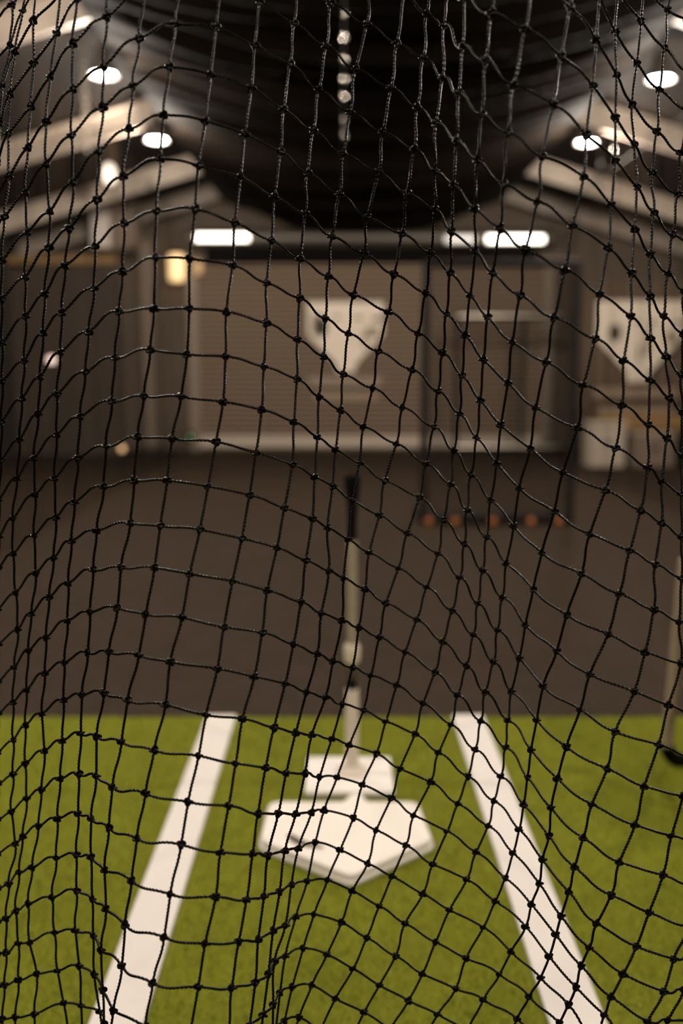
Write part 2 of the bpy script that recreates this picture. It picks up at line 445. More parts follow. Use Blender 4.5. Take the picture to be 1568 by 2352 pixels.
# globe
a = at_y(251, 401, 10.3)
t = thing('globe_lamp', tuple(a), 'round pale globe lamp hanging above the louvred cabinet', 'lamp')
MB().lathe([(0, -.1), (.035, -.093), (.065, -.06), (.075, 0), (.065, .06), (.04, .09), (.02, .11), (0, .11)], n=24).build('globe', M['globe_glow'], t, smooth=True)
MB().tube([(0, 0, .1), (0, 0, roof_z(a[0]) - a[2] - .01)], .012, 8).build('stem', M['black_tube'], t)
# small lights low down
a = at_y(118, 828, 10.5)
t = thing('dome_light', tuple(a), 'small peach dome light on a slim post at the left', 'light')
MB().lathe([(0, -.03), (.03, -.03), (.045, 0), (.035, .035), (0, .05)], n=18).build('dome', M['peach'], t, smooth=True)
MB().tube([(0, 0, -a[2]), (0, 0, -.03)], .014, 10).build('post', M['black_tube'], t)
a = at_y(280, 1030, 11.0)
t = thing('marker_light', (a[0], a[1], 0), 'low amber marker light on the floor left of the shutter', 'light')
MB().lathe([(.07, 0), (.07, .02), (.03, .04), (.02, a[2] - .03)], n=18).build('foot', M['black_tube'], t, smooth=True)
MB().lathe([(0, a[2] - .04), (.025, a[2] - .03), (.035, a[2]), (.025, a[2] + .03), (0, a[2] + .04)], n=18).build('lens', M['disc_amber'], t, smooth=True)
a = at_y(437, 1004, END - .15)
t = thing('door_control', (a[0], END - .12, a[2]), 'small door control with a green indicator by the shutter foot', 'switch')
bx_ = MB().box((0, .1, 0), (.09, .2, .14), bev=.006).build('box', M['black_tube'], t)
MB().lathe([(0, -.02), (.012, -.015), (.016, 0), (.016, .02)], n=14, axis='y').build('indicator', M['green_glow'], bx_, smooth=True)

# ------------------------------------------------------------------ high bay lamps
def make_lamp(x, y, lab):
    t = thing('high_bay_lamp', (x, y, LAMP_Z), lab, 'lamp', 'high bay lamps under the roof')
    hs = MB().lathe([(.086, -.012), (.096, -.02), (.098, 0), (.09, .03), (.055, .09), (.055, .16), (.03, .18), (0, .18)], n=28).build('housing', M['lamp_body'], t, smooth=True)
    MB().lathe([(0, -.022), (.05, -.022), (.086, -.010)], n=28).build('lens', M['lamp_glow'], hs, smooth=True)
    MB().tube([(0, 0, .17), (0, 0, roof_z(x) - LAMP_Z - .005)], .008, 8).build('hanger', M['black_tube'], t)
    ld = bpy.data.lights.new('bulb', 'POINT'); ld.energy = LAMP_W * (1.5 if y > 8 else 1.0); ld.color = LAMP_COL; ld.shadow_soft_size = .07
    lo = bpy.data.objects.new('bulb', ld); COL.objects.link(lo); lo.parent = t; lo.location = (0, 0, -.15)
    return t
labs = ['round lit lamp, lower of the two on the left side', 'round lit lamp, lower of the two on the right side',
        'round lit lamp, upper and nearer of the two on the left side', 'round lit lamp, upper and nearer of the two on the right side']
for i, (x, y) in enumerate(HALL_LAMPS):
    make_lamp(x, y, labs[i] if i < 4 else 'round high bay lamp over the near half of the cage')

# ------------------------------------------------------------------ netting round the cage
NL, NR = -2.12, 2.72
tag(pleats('side_net', 1.6, 12.0, NL, .01, 3.25, M['veil'], pitch=.33, amp=.05, along='y'), 'brown see-through netting hanging along the left side', 'net', 'side nets of the cage')
tag(pleats('side_net', 1.6, 12.0, NR, .01, 3.25, M['veil'], pitch=.33, amp=.05, along='y'), 'brown see-through netting hanging along the right side', 'net', 'side nets of the cage')
V = []; Fc = []
nx, ny = 60, 260
for j in range(ny + 1):
    Y = 2.0 + (12.95 - 2.0) * j / ny
    for i in range(nx + 1):
        x = -1.58 + (2.10 + 1.58) * i / nx
        u = (i / nx) * 2 - 1
        fold = .055 * math.sin(2 * math.pi * (Y - .55 * (1 - u * u)) / .42) + .03 * math.sin(2 * math.pi * (Y + .4 * u) / 1.1)
        V.append((x, Y, 3.34 - (.20 + .17 * max(0.0, (Y - 11.0) / 1.95) ** 1.5) * (1 - u * u) + fold * (1 - u ** 4)))
for j in range(ny):
    for i in range(nx):
        a = j * (nx + 1) + i; Fc.append((a, a + 1, a + nx + 2, a + nx + 1))
o = tag(mesh_obj('overhead_net', V, Fc, M['canopy'], None, True), 'black netting sagging in folds under the roof ridge', 'net')
md = o.modifiers.new('cloth', 'SOLIDIFY'); md.thickness = .008

# cables with snap hooks
def snap_hook_proto():
    mb = MB()
    pts = [(.011 * math.cos(q), 0, .017 * math.sin(q)) for q in np.linspace(0, 2 * math.pi, 22, endpoint=False)]
    mb.tube(pts, .0055, 8, closed=True)
    return mb
def cable(name, p0, p1, label, r=.006, sag=0.0):
    p0 = np.array(p0); p1 = np.array(p1); pts = [p0 + (p1 - p0) * s - np.array([0, 0, sag * 4 * s * (1 - s)]) for s in np.linspace(0, 1, 14)]
    return tag(MB().tube(pts, r, 8).build(name, M['black_tube']), label, 'cable')
hook_mesh = None
def hook(p, label, group, rz):
    global hook_mesh
    o = snap_hook_proto().build('snap_hook', M['chrome'], None, True)
    if hook_mesh is None: hook_mesh = o.data
    else: o.data = hook_mesh
    o.location = p; o.rotation_euler = (rng.uniform(-.3, .3), 0, rz)
    return tag(o, label, 'hook', group)
CZ = 3.02
ys = [40, 92, 142, 188, 227, 280, 315]
pts = [at_z(790 + .1 * (i % 3), y, CZ - .04) for i, y in enumerate(ys)]
cable('ridge_cable', (pts[0][0], 1.7, CZ), (pts[0][0], 11.5, CZ), 'thin black cable running down the middle under the overhead net', .003)
names = ['topmost', 'second from the top', 'third from the top, the brightest', 'fourth from the top', 'fifth from the top', 'sixth from the top', 'lowest']
for i, q in enumerate(pts):
    hook((q[0], q[1], CZ - .022), 'shiny snap hook on the middle cable, ' + names[i], 'snap hooks on the middle cable', rng.uniform(0, 3))
RZ_ = 2.95
rp = [(1430, 40), (1345, 165), (1308, 206), (1362, 222), (1410, 345), (1378, 376), (1455, 322), (1245, 465)]
xs = []
rcab = [at_z(px, py, RZ_) for px, py in rp]
cable('side_cable', (2.52, 1.7, RZ_ + .04), (2.52, 12.6, RZ_ + .04), 'thin black cable along the top of the right netting')
wh = ['highest of all', 'upper of two above the lower lamp', 'left of two above the lower lamp', 'just above the lower right lamp', 'just right of the lower right lamp',
      'right below the lower right lamp', 'furthest right', 'lowest, left of the pale rafter']
for i, (px, py) in enumerate(rp):
    yy = rcab[i][1]
    d = ray(px, py); s = (2.50 - CAM[0]) / d[0]
    q = CAM + d * s
    if q[1] > 12.4: q = at_y(px, py, 12.4)
    t = thing('snap_hook', tuple(q), 'shiny snap hook on a thin cord, right netting, ' + wh[i], 'hook', 'snap hooks on the right netting', rng.uniform(0, 3))
    snap_hook_proto().build('ring', M['chrome'], t, True)
    MB().tube([(0, 0, .017), (0, 0, max(.06, roof_z(q[0]) - q[2] - .01))], .003, 6).build('cord', M['black_tube'], t)
# chain on the left
a = at_y(189, 40, 7.4)
ztop = roof_z(a[0]) - .01; zlow = at_y(189, 352, 7.4)[2]
t = thing('hanging_chain', (a[0], 7.4, zlow), 'shiny link chain hanging from the roof at upper left', 'chain')
zz = 0; k = 0
while zz < ztop - zlow:
    mb = MB()
    q_ = np.linspace(0, 2 * math.pi, 16, endpoint=False)
    pts = [((.017 * math.cos(q) if k % 2 else 0), (0 if k % 2 else .017 * math.cos(q)), zz + .03 + .034 * math.sin(q)) for q in q_]
    mb.tube(pts, .005, 6, closed=True).build('link', M['steel'], t, smooth=False)
    zz += .052; k += 1

# ------------------------------------------------------------------ black practice screen and orange balls
SY = at_z(1130, 1203, 0)[1]
s0, s1 = at_y(971, 1200, SY)[0], at_y(1306, 1200, SY)[0]
st = at_y(971, 604, SY)[2]
t = thing('practice_screen', ((s0 + s1) / 2, SY, 0), 'black tube practice screen with netting standing on the dark floor', 'screen')
ox = (s0 + s1) / 2
for x in (s0, s1): MB().tube([(x - ox, 0, .02), (x - ox, 0, st)], .032, 14).build('post', M['black_tube'], t, smooth=True)
MB().tube([(s0 - ox, 0, st), (s1 - ox, 0, st)], .028, 14).build('top_bar', M['black_tube'], t, smooth=True)
MB().tube([(s0 - ox, 0, .045), (s1 - ox, 0, .045)], .042, 14).build('bottom_bar', M['black_tube'], t, smooth=True)
for x in (s0, s1): MB().tube([(x - ox, .0, .025), (x - ox, .62, .025)], .025, 12).build('foot', M['black_tube'], t, smooth=True)
MB().box((0, 0, (st + .06) / 2), (s1 - s0 - .06, .004, st - .1)).build('netting', M['veil_dark'], t)
for i, (px, wd) in enumerate(((985, 'leftmost'), (1045, 'second from the left'), (1131, 'middle one'), (1219, 'second from the right'), (1283, 'rightmost'))):
    q = at_y(px, 1198, SY - .075)
    o = MB().lathe([(0, -.030)] + [(.030 * math.cos(a_), .030 * math.sin(a_)) for a_ in np.linspace(-1.4, 1.4, 12)] + [(0, .030)], n=20).build('practice_ball', M['orange'], None, True)
    o.location = (q[0], SY - .085, .030)
    tag(o, 'orange practice ball at the foot of the black screen, ' + wd, 'ball', 'orange balls along the screen foot')

# ------------------------------------------------------------------ turf with batter's box lines
TY1 = at_z(784, 1645, .022)[1]
TY0 = -1.2
TX = 2.0
t = thing('turf_mat', (0, 0, 0), 'olive green artificial turf mat with two white batter lines', 'turf')
MB().box((.05, (TY0 + TY1) / 2, .009), (2 * TX, TY1 - TY0, .018)).build('backing', M['turf'], t)
def line_poly(p):
    return [tuple(at_z(px, py, .024)) for px, py in p]
lines = []
for (xa, xb, xc, xd) in ((466, 541, 331, 219), (1031, 1108, 1397, 1277)):
    A = at_z(xa, 1645, .024); B = at_z(xb, 1645, .024); C_ = at_z(xc, 2352, .024); D_ = at_z(xd, 2352, .024)
    x0 = (A[0] + D_[0]) / 2 if xa < 784 else (A[0] + D_[0]) / 2
    x1 = (B[0] + C_[0]) / 2
    if xa > 784: x0, x1 = (A[0] + D_[0]) / 2, (B[0] + C_[0]) / 2
    lines.append((x0, x1))
    MB().box(((x0 + x1) / 2, (TY0 + TY1) / 2 + .002, .0135), (x1 - x0, TY1 - TY0 + .004, .027), bev=.002).build('boundary_line', M['line'], t)['label'] = 'white painted batter line'
# grass blades: short bent yarn strips
nb = 90000
bx = rng.uniform(-1.15, 1.2, nb); by = TY1 - (TY1 - .9) * rng.power(1.0, nb)
keep = np.ones(nb, bool)
for x0, x1 in lines: keep &= ~((bx > x0 - .004) & (bx < x1 + .004))
for ax0, ay0, ax1, ay1 in ((592, 2040, 1006, 1832), (694, 1824, 912, 1732)):      # none under the plate or the tee base
    e0, e1 = at_z(ax0, ay0, .02), at_z(ax1, ay1, .02); f0 = at_z(ax1, ay0, .02)
    if ay0 > 2000:
        yt_, ys_ = e0[1], at_z(800, 1945, .02)[1]; hx = .222
        keep &= ~((by > yt_) & (by < e1[1]) & (np.abs(bx - .024) < np.minimum(hx, hx * (by - yt_) / (ys_ - yt_))))
    else: keep &= ~((by > e0[1]) & (by < e1[1]) & (np.abs(bx - .023) < .13))
bx, by = bx[keep], by[keep]; nb = len(bx)
an = rng.uniform(0, 2 * math.pi, nb); ln = rng.uniform(.003, .012, nb); h = rng.uniform(.008, .014, nb); wdt = .0016
c, s = np.cos(an), np.sin(an)
z0 = np.full(nb, .016)
P0 = np.stack([bx - s * wdt, by + c * wdt, z0], 1); P1 = np.stack([bx + s * wdt, by - c * wdt, z0], 1)
P2 = np.stack([bx + c * ln, np.minimum(by + s * ln, TY1), z0 + h], 1)
VV = np.stack([P0, P1, P2], 1).reshape(-1, 3)
me = bpy.data.meshes.new('grass_blades')
me.vertices.add(3 * nb); me.vertices.foreach_set('co', VV.ravel())
me.loops.add(3 * nb); me.loops.foreach_set('vertex_index', np.arange(3 * nb))
me.polygons.add(nb); me.polygons.foreach_set('loop_start', np.arange(0, 3 * nb, 3)); me.polygons.foreach_set('loop_total', np.full(nb, 3))
me.update(calc_edges=True); me.materials.append(M['blade'])
g = bpy.data.objects.new('grass_blades', me); COL.objects.link(g); g.parent = t; g['kind'] = 'stuff'

# ------------------------------------------------------------------ home plate
ZT = .018
PT = .030                        # plate thickness
top = [at_z(px, py, ZT + PT) for px, py in ((614, 1838), (962, 1838), (999, 1928), (806, 2015), (592, 1930))]
cx = sum(p[0] for p in top) / 5; cy = sum(p[1] for p in top) / 5
t = thing('home_plate', (cx, cy, ZT), 'white five-sided rubber home plate lying on the turf', 'home plate')
def offs(poly, d):
    out = []; n = len(poly)
    for i in range(n):
        a, b_, c_ = np.array(poly[i - 1]), np.array(poly[i]), np.array(poly[(i + 1) % n])
        e1 = (b_ - a) / np.linalg.norm(b_ - a); e2 = (c_ - b_) / np.linalg.norm(c_ - b_)
        n1 = np.array([e1[1], -e1[0]]); n2 = np.array([e2[1], -e2[0]])
        bis = n1 + n2; out.append(tuple(b_ + bis * d / (1 + n1.dot(n2))))
    return out
def rounded(poly, r, k=5):
    out = []; n = len(poly)
    for i in range(n):
        a, b_, c_ = np.array(poly[i - 1]), np.array(poly[i]), np.array(poly[(i + 1) % n])
        u = (a - b_) / np.linalg.norm(a - b_); v = (c_ - b_) / np.linalg.norm(c_ - b_)
        for q in np.linspace(0, 1, k):
            out.append(tuple(b_ + u * r * (1 - q) ** 2 + v * r * q ** 2))
    return out
pl = [(p[0] - cx, p[1] - cy) for p in top]
pl = pl[::-1]
if sum(pl[i - 1][0] * pl[i][1] - pl[i][0] * pl[i - 1][1] for i in range(5)) < 0: pl = pl[::-1]
V = []; Fc = []
lay = [(-.004, 0), (0.0, .004), (0.0, .011), (-.005, .013), (-.005, .026), (-.009, PT)]
for d, zz in lay:
    V += [(x, y, zz) for x, y in rounded(offs(pl, d), .022)]
k = 25
Fc.append(tuple(reversed(range(k))))
for i in range(len(lay) - 1):
    for j in range(k): Fc.append((i * k + j, i * k + (j + 1) % k, (i + 1) * k + (j + 1) % k, (i + 1) * k + j))
Fc.append(tuple(range((len(lay) - 1) * k, len(lay) * k)))
mesh_obj('plate_slab', V, Fc, M['plate'], t)
# small pointed tab at the far edge
q = at_z(808, 1838, ZT + PT)
tab = [at_z(px, py, ZT + PT * .9) for px, py in ((788, 1842), (811, 1824), (826, 1824), (843, 1842))]
mb = MB(); mb.add([(p[0] - cx, p[1] - cy, PT * .95) for p in tab] + [(p[0] - cx, p[1] - cy, 0) for p in tab], [(0, 3, 2, 1), (0, 1, 5, 4), (1, 2, 6, 5), (2, 3, 7, 6), (3, 0, 4, 7)])
mb.build('edge_tab', M['plate'], t)
# dark curved mark on the plate
mk = [(660, 1918, 3), (668, 1923, 8), (678, 1929, 8.5), (690, 1934, 7), (704, 1939, 5.5), (722, 1943, 4), (742, 1946, 2.5)]
V = []; Fc = []
for px, py, hw in mk:
    for sgn in (-1, 1):
        p = at_z(px + 2 * sgn, py - hw * sgn * 1.0, ZT + PT + .0012); V.append((p[0] - cx, p[1] - cy, PT + .0012))
Fc = [(2 * i, 2 * i + 1, 2 * i + 3, 2 * i + 2) for i in range(len(mk) - 1)]
o = mesh_obj('dark_mark', V, Fc, M['scuff'], t); o['label'] = 'dark brown curved scuff'

# ------------------------------------------------------------------ batting tee
bh = .020
fl, fr = at_z(699, 1818, ZT + bh), at_z(906, 1818, ZT + bh)
bl, br = at_z(712, 1737, ZT + bh), at_z(897, 1737, ZT + bh)
bw = (fr[0] - fl[0]); bcx = (fl[0] + fr[0]) / 2; bcy = (fl[1] + bl[1]) / 2; bd = bl[1] - fl[1]
pc = at_z(806, 1772, ZT + bh)
t = thing('batting_tee', (bcx, bcy, ZT), 'batting tee with white base, pale tube and black rubber top', 'batting tee')
MB().box((0, 0, bh / 2 + .002), (bw, bd, bh - .004), bev=.006).build('base', M['white'], t)
MB().box((0, 0, .002), (bw * .94, bd * .92, .004)).build('base_pad', M['rubber'], t)
TYY = pc[1]; tx = pc[0] - bcx; ty = pc[1] - bcy
def hz_(py): return at_y(806, py, TYY)[2] - ZT
dx = lambda py: at_y(808, py, TYY)[0] - bcx
sc = 1.0 / np.linalg.norm([1]) * 0
def rad(wpx, py): return .5 * (at_y(784 + wpx, py, TYY)[0] - at_y(784, py, TYY)[0])
X0 = dx(1600)
MB().lathe([(.046, bh), (.046, bh + .006), (.03, bh + .014), (.025, bh + .022)], (X0, ty, 0), 28).build('flange', M['tube_lo'], t, smooth=True)
MB().lathe([(rad(31, 1700), bh + .005), (rad(31, 1600), hz_(1582)), (rad(26, 1582), hz_(1580))], (X0, ty, 0), 28).build('lower_tube', M['tube_lo'], t, smooth=True)
cs = MB().lathe([(rad(28, 1560), hz_(1582)), (rad(28, 1560), hz_(1520))], (X0, ty, 0), 28).build('clamp_sleeve', mat('dark_clamp', (.07, .052, .036), .5), t, smooth=True)
kz = hz_(1562)
kb = MB().lathe([(0, -.045), (.010, -.044), (.0125, -.038), (.0125, -.022), (.006, -.016), (.006, 0)], (X0, ty, kz), 18, axis='y')
kb.build('clamp_knob', M['rubber'], cs, smooth=True)
MB().lathe([(rad(30, 1500), hz_(1522)), (rad(38, 1500), hz_(1512)), (rad(38, 1500), hz_(1484)), (rad(30, 1500), hz_(1478))], (X0, ty, 0), 28).build('collar', M['collar'], t, smooth=True)
MB().lathe([(rad(23, 1400), hz_(1530)), (rad(23, 1400), hz_(1240))], (X0, ty, 0), 24).build('upper_tube', M['tube_up'], t, smooth=True)
MB().lathe([(rad(22, 1240), hz_(1248)), (rad(21, 1240), hz_(1210)), (rad(25, 1180), hz_(1160)), (rad(35, 1120), hz_(1125)), (rad(39, 1100), hz_(1100)), (rad(39, 1100), hz_(1092)), (rad(26, 1090), hz_(1090)), (rad(22, 1090), hz_(1104))],
           (X0, ty, 0), 28).build('rubber_top', M['rubber'], t, smooth=True)

# ------------------------------------------------------------------ stool leg at the right edge
SY2 = at_z(1545, 1745, ZT + .02)[1]
a0 = at_y(1568, 1330, SY2); a1 = at_y(1533, 1690, SY2); a2 = at_y(1530, 1728, SY2)
fx = at_y(1555, 1752, SY2)[0]
t = thing('stool', (a1[0] + .22, SY2 - .18, ZT), 'stool with bent pale tube legs at the right edge of the turf', 'stool')
ox, oy = t.location.x, t.location.y
ztop_ = .62
def sled(dy):
    xt = a0[0] + (a0[0] - a1[0]) * (ztop_ - (a0[2] - ZT)) / max(.05, (a0[2] - a1[2]))
    L = [(xt, ztop_), (a0[0], a0[2] - ZT), (a1[0], a1[2] - ZT)]
    z_f = .018
    for q in np.linspace(0, 1, 7):
        ang = math.pi + q * math.pi / 2
        L.append((a1[0] + .045 + .045 * math.cos(ang) * 1.0, z_f + .045 + .045 * math.sin(ang)))
    L.append((a1[0] + .2, z_f)); 
    for q in np.linspace(0, 1, 7):
        ang = -math.pi / 2 + q * math.pi / 2
        L.append((a1[0] + .39 + .045 * math.cos(ang), z_f + .045 + .045 * math.sin(ang)))
    L.append((2 * (a1[0] + .22) - xt, ztop_))
    return [(x - ox, dy, z) for x, z in L]
for dy in (-.18, .18):
    lg = sled(dy)
    lo = MB().tube(lg, .0165, 14).build('leg', M['stool_pale'], t, smooth=True)
    MB().tube(lg[3:-2], .0205, 14).build('foot_sleeve', M['rubber'], lo, smooth=True)
MB().lathe([(.0, .60), (.17, .60), (.185, .615), (.185, .65), (.17, .665), (0, .67)], n=32).build('seat', M['black_tube'], t, smooth=True)
MB().tube([(-.19 + .02, -.18, .25), (-.19 + .02, .18, .25)], .01, 10).build('stretcher', M['stool_pale'], t, smooth=True)
# ------------------------------------------------------------------ the net in front: knots traced cell by cell, hung as a folded sheet
NET = {
-15:[(21,[1547,-25,1583,-14])],
-14:[(20,[1479,-39,1533,23,1579,46])],
-13:[(19,[1419,-21,1472,48,1526,110,1576,164])],
-12:[(18,[1376,-7,1412,71,1462,145,1514,206,1576,254])],
-11:[(-2,[27,12,59,-21]),(16,[1222,-36,1308,16,1369,93,1415,171,1451,239,1508,302,1563,350,1601,371])],
-10:[(-2,[23,104,52,25,84,-36]),(12,[986,-46,1029,-21,1067,-7,1128,30,1206,66,1288,129,1360,196,1413,271,1456,332,1497,396,1556,445,1594,464])],
-9:[(-2,[5,195,34,121,77,46,139,-18]),(10,[848,-39,927,-12,980,31,1019,59,1062,106,1115,138,1179,195,1270,239,1346,309,1412,368,1462,429,1501,488,1544,538,1583,557])],
-8:[(-1,[23,216,77,145,129,77,177,-2]),(8,[686,-45,759,7,843,55,911,99,972,132,1016,178,1053,214,1106,262,1165,304,1244,358,1340,405,1404,471,1457,526,1493,584,1534,628,1570,668])],
-7:[(-1,[19,307,70,246,116,175,167,100,245,39,329,-18,412,-45,507,-39,596,3,675,53,749,105,816,158,898,201,958,246,1001,282,1048,323,1096,367,1156,421,1234,463,1314,518,1396,569,1450,628,1492,680,1524,726,1570,766])],
-6:[(-1,[20,407,64,339,106,280,167,205,237,152,320,88,402,55,496,61,585,104,666,146,732,205,804,257,879,303,951,342,998,393,1041,424,1090,479,1148,523,1206,575,1297,620,1376,675,1448,726,1493,776,1529,818,1564,860])],
-5:[(-1,[10,498,58,443,106,377,164,311,236,246,305,198,389,154,484,171,577,202,651,251,719,300,788,352,869,396,934,443,998,480,1036,531,1091,575,1131,626,1194,678,1272,730,1366,778,1432,828,1493,873,1537,914,1567,946])],
-4:[(-1,[5,598,63,534,114,486,168,418,227,348,296,295,375,264,471,277,562,307,644,348,705,396,779,445,843,498,923,537,988,582,1033,626,1079,678,1119,728,1176,785,1254,832,1339,884,1428,930,1488,975,1531,1006,1565,1046])],
-3:[(-1,[4,687,58,637,112,569,159,525,223,459,283,405,369,364,456,380,552,407,630,452,701,491,762,543,835,582,904,630,977,673,1024,721,1068,770,1110,826,1166,880,1230,936,1326,982,1413,1029,1487,1074,1520,1106,1565,1135])],
-2:[(-1,[5,789,59,726,103,675,150,610,218,566,285,512,359,485,448,480,539,512,623,553,689,594,754,635,811,677,892,716,960,765,1016,810,1060,862,1102,919,1150,976,1217,1030,1292,1085,1390,1126,1471,1172,1519,1201,1565,1233])],
-1:[(-1,[5,876,56,828,99,765,142,718,216,662,281,623,356,591,436,594,534,609,612,650,688,685,747,732,800,766,868,807,946,849,1005,898,1054,950,1094,1005,1140,1064,1192,1121,1272,1174,1354,1226,1446,1264,1504,1296,1565,1328])],
0:[(0,[50,916,92,866,139,809,204,762,274,715,354,709,434,709,520,716,612,742,683,780,743,819,788,860,856,892,924,936,996,980,1042,1035,1081,1090,1126,1149,1179,1208,1244,1269,1335,1317,1422,1364,1501,1400,1560,1428])],
1:[(-1,[2,1058,45,1010,88,951,131,905,196,855,264,821,345,803,429,814,518,819,606,842,682,871,733,912,782,942,835,980,910,1019,978,1065,1035,1112,1072,1171,1117,1233,1162,1294,1224,1353,1301,1412,1396,1456,1481,1498,1563,1524])],
2:[(-1,[-2,1146,39,1099,78,1053,130,999,184,957,257,921,330,910,416,911,512,923,601,941,675,969,729,1004,771,1033,825,1064,883,1104,963,1142,1018,1194,1066,1249,1108,1310,1153,1372,1206,1435,1278,1495,1354,1549,1456,1588,1535,1619])],
3:[(-1,[-2,1233,29,1192,81,1137,125,1099,179,1053,243,1024,316,1003,395,1008,496,1015,588,1040,671,1067,723,1096,764,1117,809,1151,871,1183,935,1224,1006,1271,1056,1326,1097,1385,1142,1447,1192,1512,1247,1576,1332,1629,1412,1681,1512,1710])],
4:[(-1,[-4,1305,30,1272,78,1230,128,1189,171,1153,238,1117,308,1103,384,1103,478,1117,573,1137,653,1167,717,1192,752,1212,799,1239,848,1269,915,1305,980,1348,1038,1403,1087,1458,1133,1520,1174,1588,1232,1653,1300,1715,1394,1765,1479,1806,1568,1828])],
5:[(-1,[-4,1398,36,1362,82,1317,123,1283,164,1242,222,1219,299,1201,368,1208,459,1216,555,1237,636,1258,702,1287,755,1312,789,1328,838,1353,886,1385,957,1423,1017,1474,1071,1529,1114,1590,1166,1654,1219,1722,1280,1788,1359,1847,1458,1895,1542,1919])],
6:[(-1,[-4,1480,41,1446,72,1410,113,1372,157,1340,214,1308,278,1303,355,1303,436,1318,534,1335,614,1356,691,1383,738,1409,785,1425,824,1442,871,1464,930,1498,999,1544,1051,1596,1104,1656,1160,1716,1211,1785,1265,1856,1339,1924,1422,1980,1522,2010,1579,2031])],
7:[(-1,[-4,1567,33,1533,65,1495,106,1465,155,1426,207,1406,270,1396,335,1411,418,1418,514,1440,602,1453,674,1480,728,1503,765,1519,809,1533,852,1551,911,1574,971,1615,1036,1664,1091,1721,1150,1783,1202,1848,1260,1919,1319,1991,1403,2056,1490,2096,1579,2128])],
8:[(-1,[-4,1640,30,1613,61,1585,103,1547,148,1522,202,1499,250,1497,319,1505,391,1520,499,1536,584,1554,655,1570,704,1590,747,1602,786,1618,834,1631,886,1657,953,1686,1007,1728,1074,1783,1134,1840,1192,1905,1245,1974,1306,2048,1370,2121,1461,2174,1547,2203])],
9:[(-1,[-4,1727,30,1700,58,1666,96,1640,146,1608,188,1596,239,1592,293,1608,380,1618,473,1642,557,1651,629,1671,679,1683,716,1688,762,1697,802,1711,864,1731,918,1766,989,1796,1051,1846,1121,1897,1178,1959,1238,2029,1288,2104,1353,2176,1431,2237,1524,2278])],
10:[(-1,[-4,1799,30,1779,58,1754,102,1725,143,1702,186,1685,222,1692,279,1704,354,1723,456,1736,541,1754,610,1763,657,1776,700,1776,734,1785,774,1785,832,1802,898,1833,950,1873,1027,1909,1093,1957,1160,2016,1220,2077,1276,2147,1334,2218,1403,2290,1487,2346])],
11:[(-1,[-4,1881,26,1865,61,1835,95,1815,138,1789,181,1778,221,1783,258,1808,334,1822,432,1842,525,1851,592,1869,639,1869,679,1870,715,1866,744,1861,811,1878,864,1907,932,1942,993,1985,1072,2020,1137,2070,1207,2128,1261,2197,1322,2267,1388,2331])],
12:[(-1,[-5,1961,35,1938,52,1922,88,1898,132,1881,180,1869,209,1880,250,1901,314,1926,416,1940,506,1958,580,1961,615,1965,654,1954,685,1949,724,1935,781,1952,844,1983,900,2013,971,2053,1032,2090,1110,2130,1173,2186,1241,2246,1305,2307])],
13:[(-1,[-5,2040,20,2031,44,2004,74,1993,129,1971,175,1963,209,1969,240,1999,302,2023,391,2054,495,2060,566,2067,606,2059,642,2048,669,2032,705,2024,752,2021,809,2046,871,2081,930,2121,1000,2164,1070,2201,1147,2238,1215,2289,1284,2350])],
14:[(-1,[-5,2116,14,2110,36,2093,65,2076,120,2062,176,2046,212,2065,243,2088,287,2124,377,2153,471,2167,548,2163,593,2158,627,2138,655,2126,679,2106,721,2100,784,2119,842,2154,908,2196,970,2237,1046,2271,1110,2296,1187,2340])],
15:[(-1,[-4,2190,14,2188,42,2167,68,2165,125,2142,173,2138,214,2149,232,2183,280,2219,351,2258,455,2267,532,2269,586,2257,616,2238,630,2210,655,2196,696,2178,751,2192,811,2225,871,2263,938,2298,1005,2330])],
16:[(-1,[-5,2266,10,2263,42,2251,84,2237,132,2230,182,2219,216,2238,236,2274,260,2322,334,2358,438,2367,525,2367,573,2354,604,2331,627,2308,643,2280,671,2267,716,2263,770,2294,836,2325,896,2363])],
17:[(-1,[-5,2344,5,2341,35,2337,79,2330,146,2304,186,2310,229,2324,239,2351])],
}
K = {}
for r, segs in NET.items():
    for c0, xy in segs:
        for i in range(0, len(xy), 2): K[(c0 + i // 2, r)] = (float(xy[i]), float(xy[i + 1]))
C0, C1, R0, R1 = -2, 25, -16, 18
# distance of each knot from the size of its cells
def blen(a, b): return math.hypot(K[a][0] - K[b][0], K[a][1] - K[b][1])
raw = {}
for (c, r) in K:
    hs = [blen((c, r), q) for q in ((c - 1, r), (c + 1, r)) if q in K]
    vs_ = [blen((c, r), q) for q in ((c, r - 1), (c, r + 1)) if q in K]
    m1 = np.mean(hs) if hs else 0; m2 = np.mean(vs_) if vs_ else 0
    raw[(c, r)] = F * .0455 / max(78.0, m1, m2)
def depth(c, r):
    n = d = 0.0
    for (cc, rr), zz in raw.items():
        wgt = math.exp(-((cc - c) / 1.3) ** 2 - ((rr - r) / 3.0) ** 2)
        n += wgt * zz; d += wgt
    return n / d if d > 1e-9 else None
P3 = {}
for (c, r), (px, py) in K.items():
    P3[(c, r)] = CAM + ray(px, py) * min(1.16, max(.84, depth(c, r)))
def px_of(p):
    d = p - CAM; return 784 + d.dot(RT) / d.dot(FW) * F
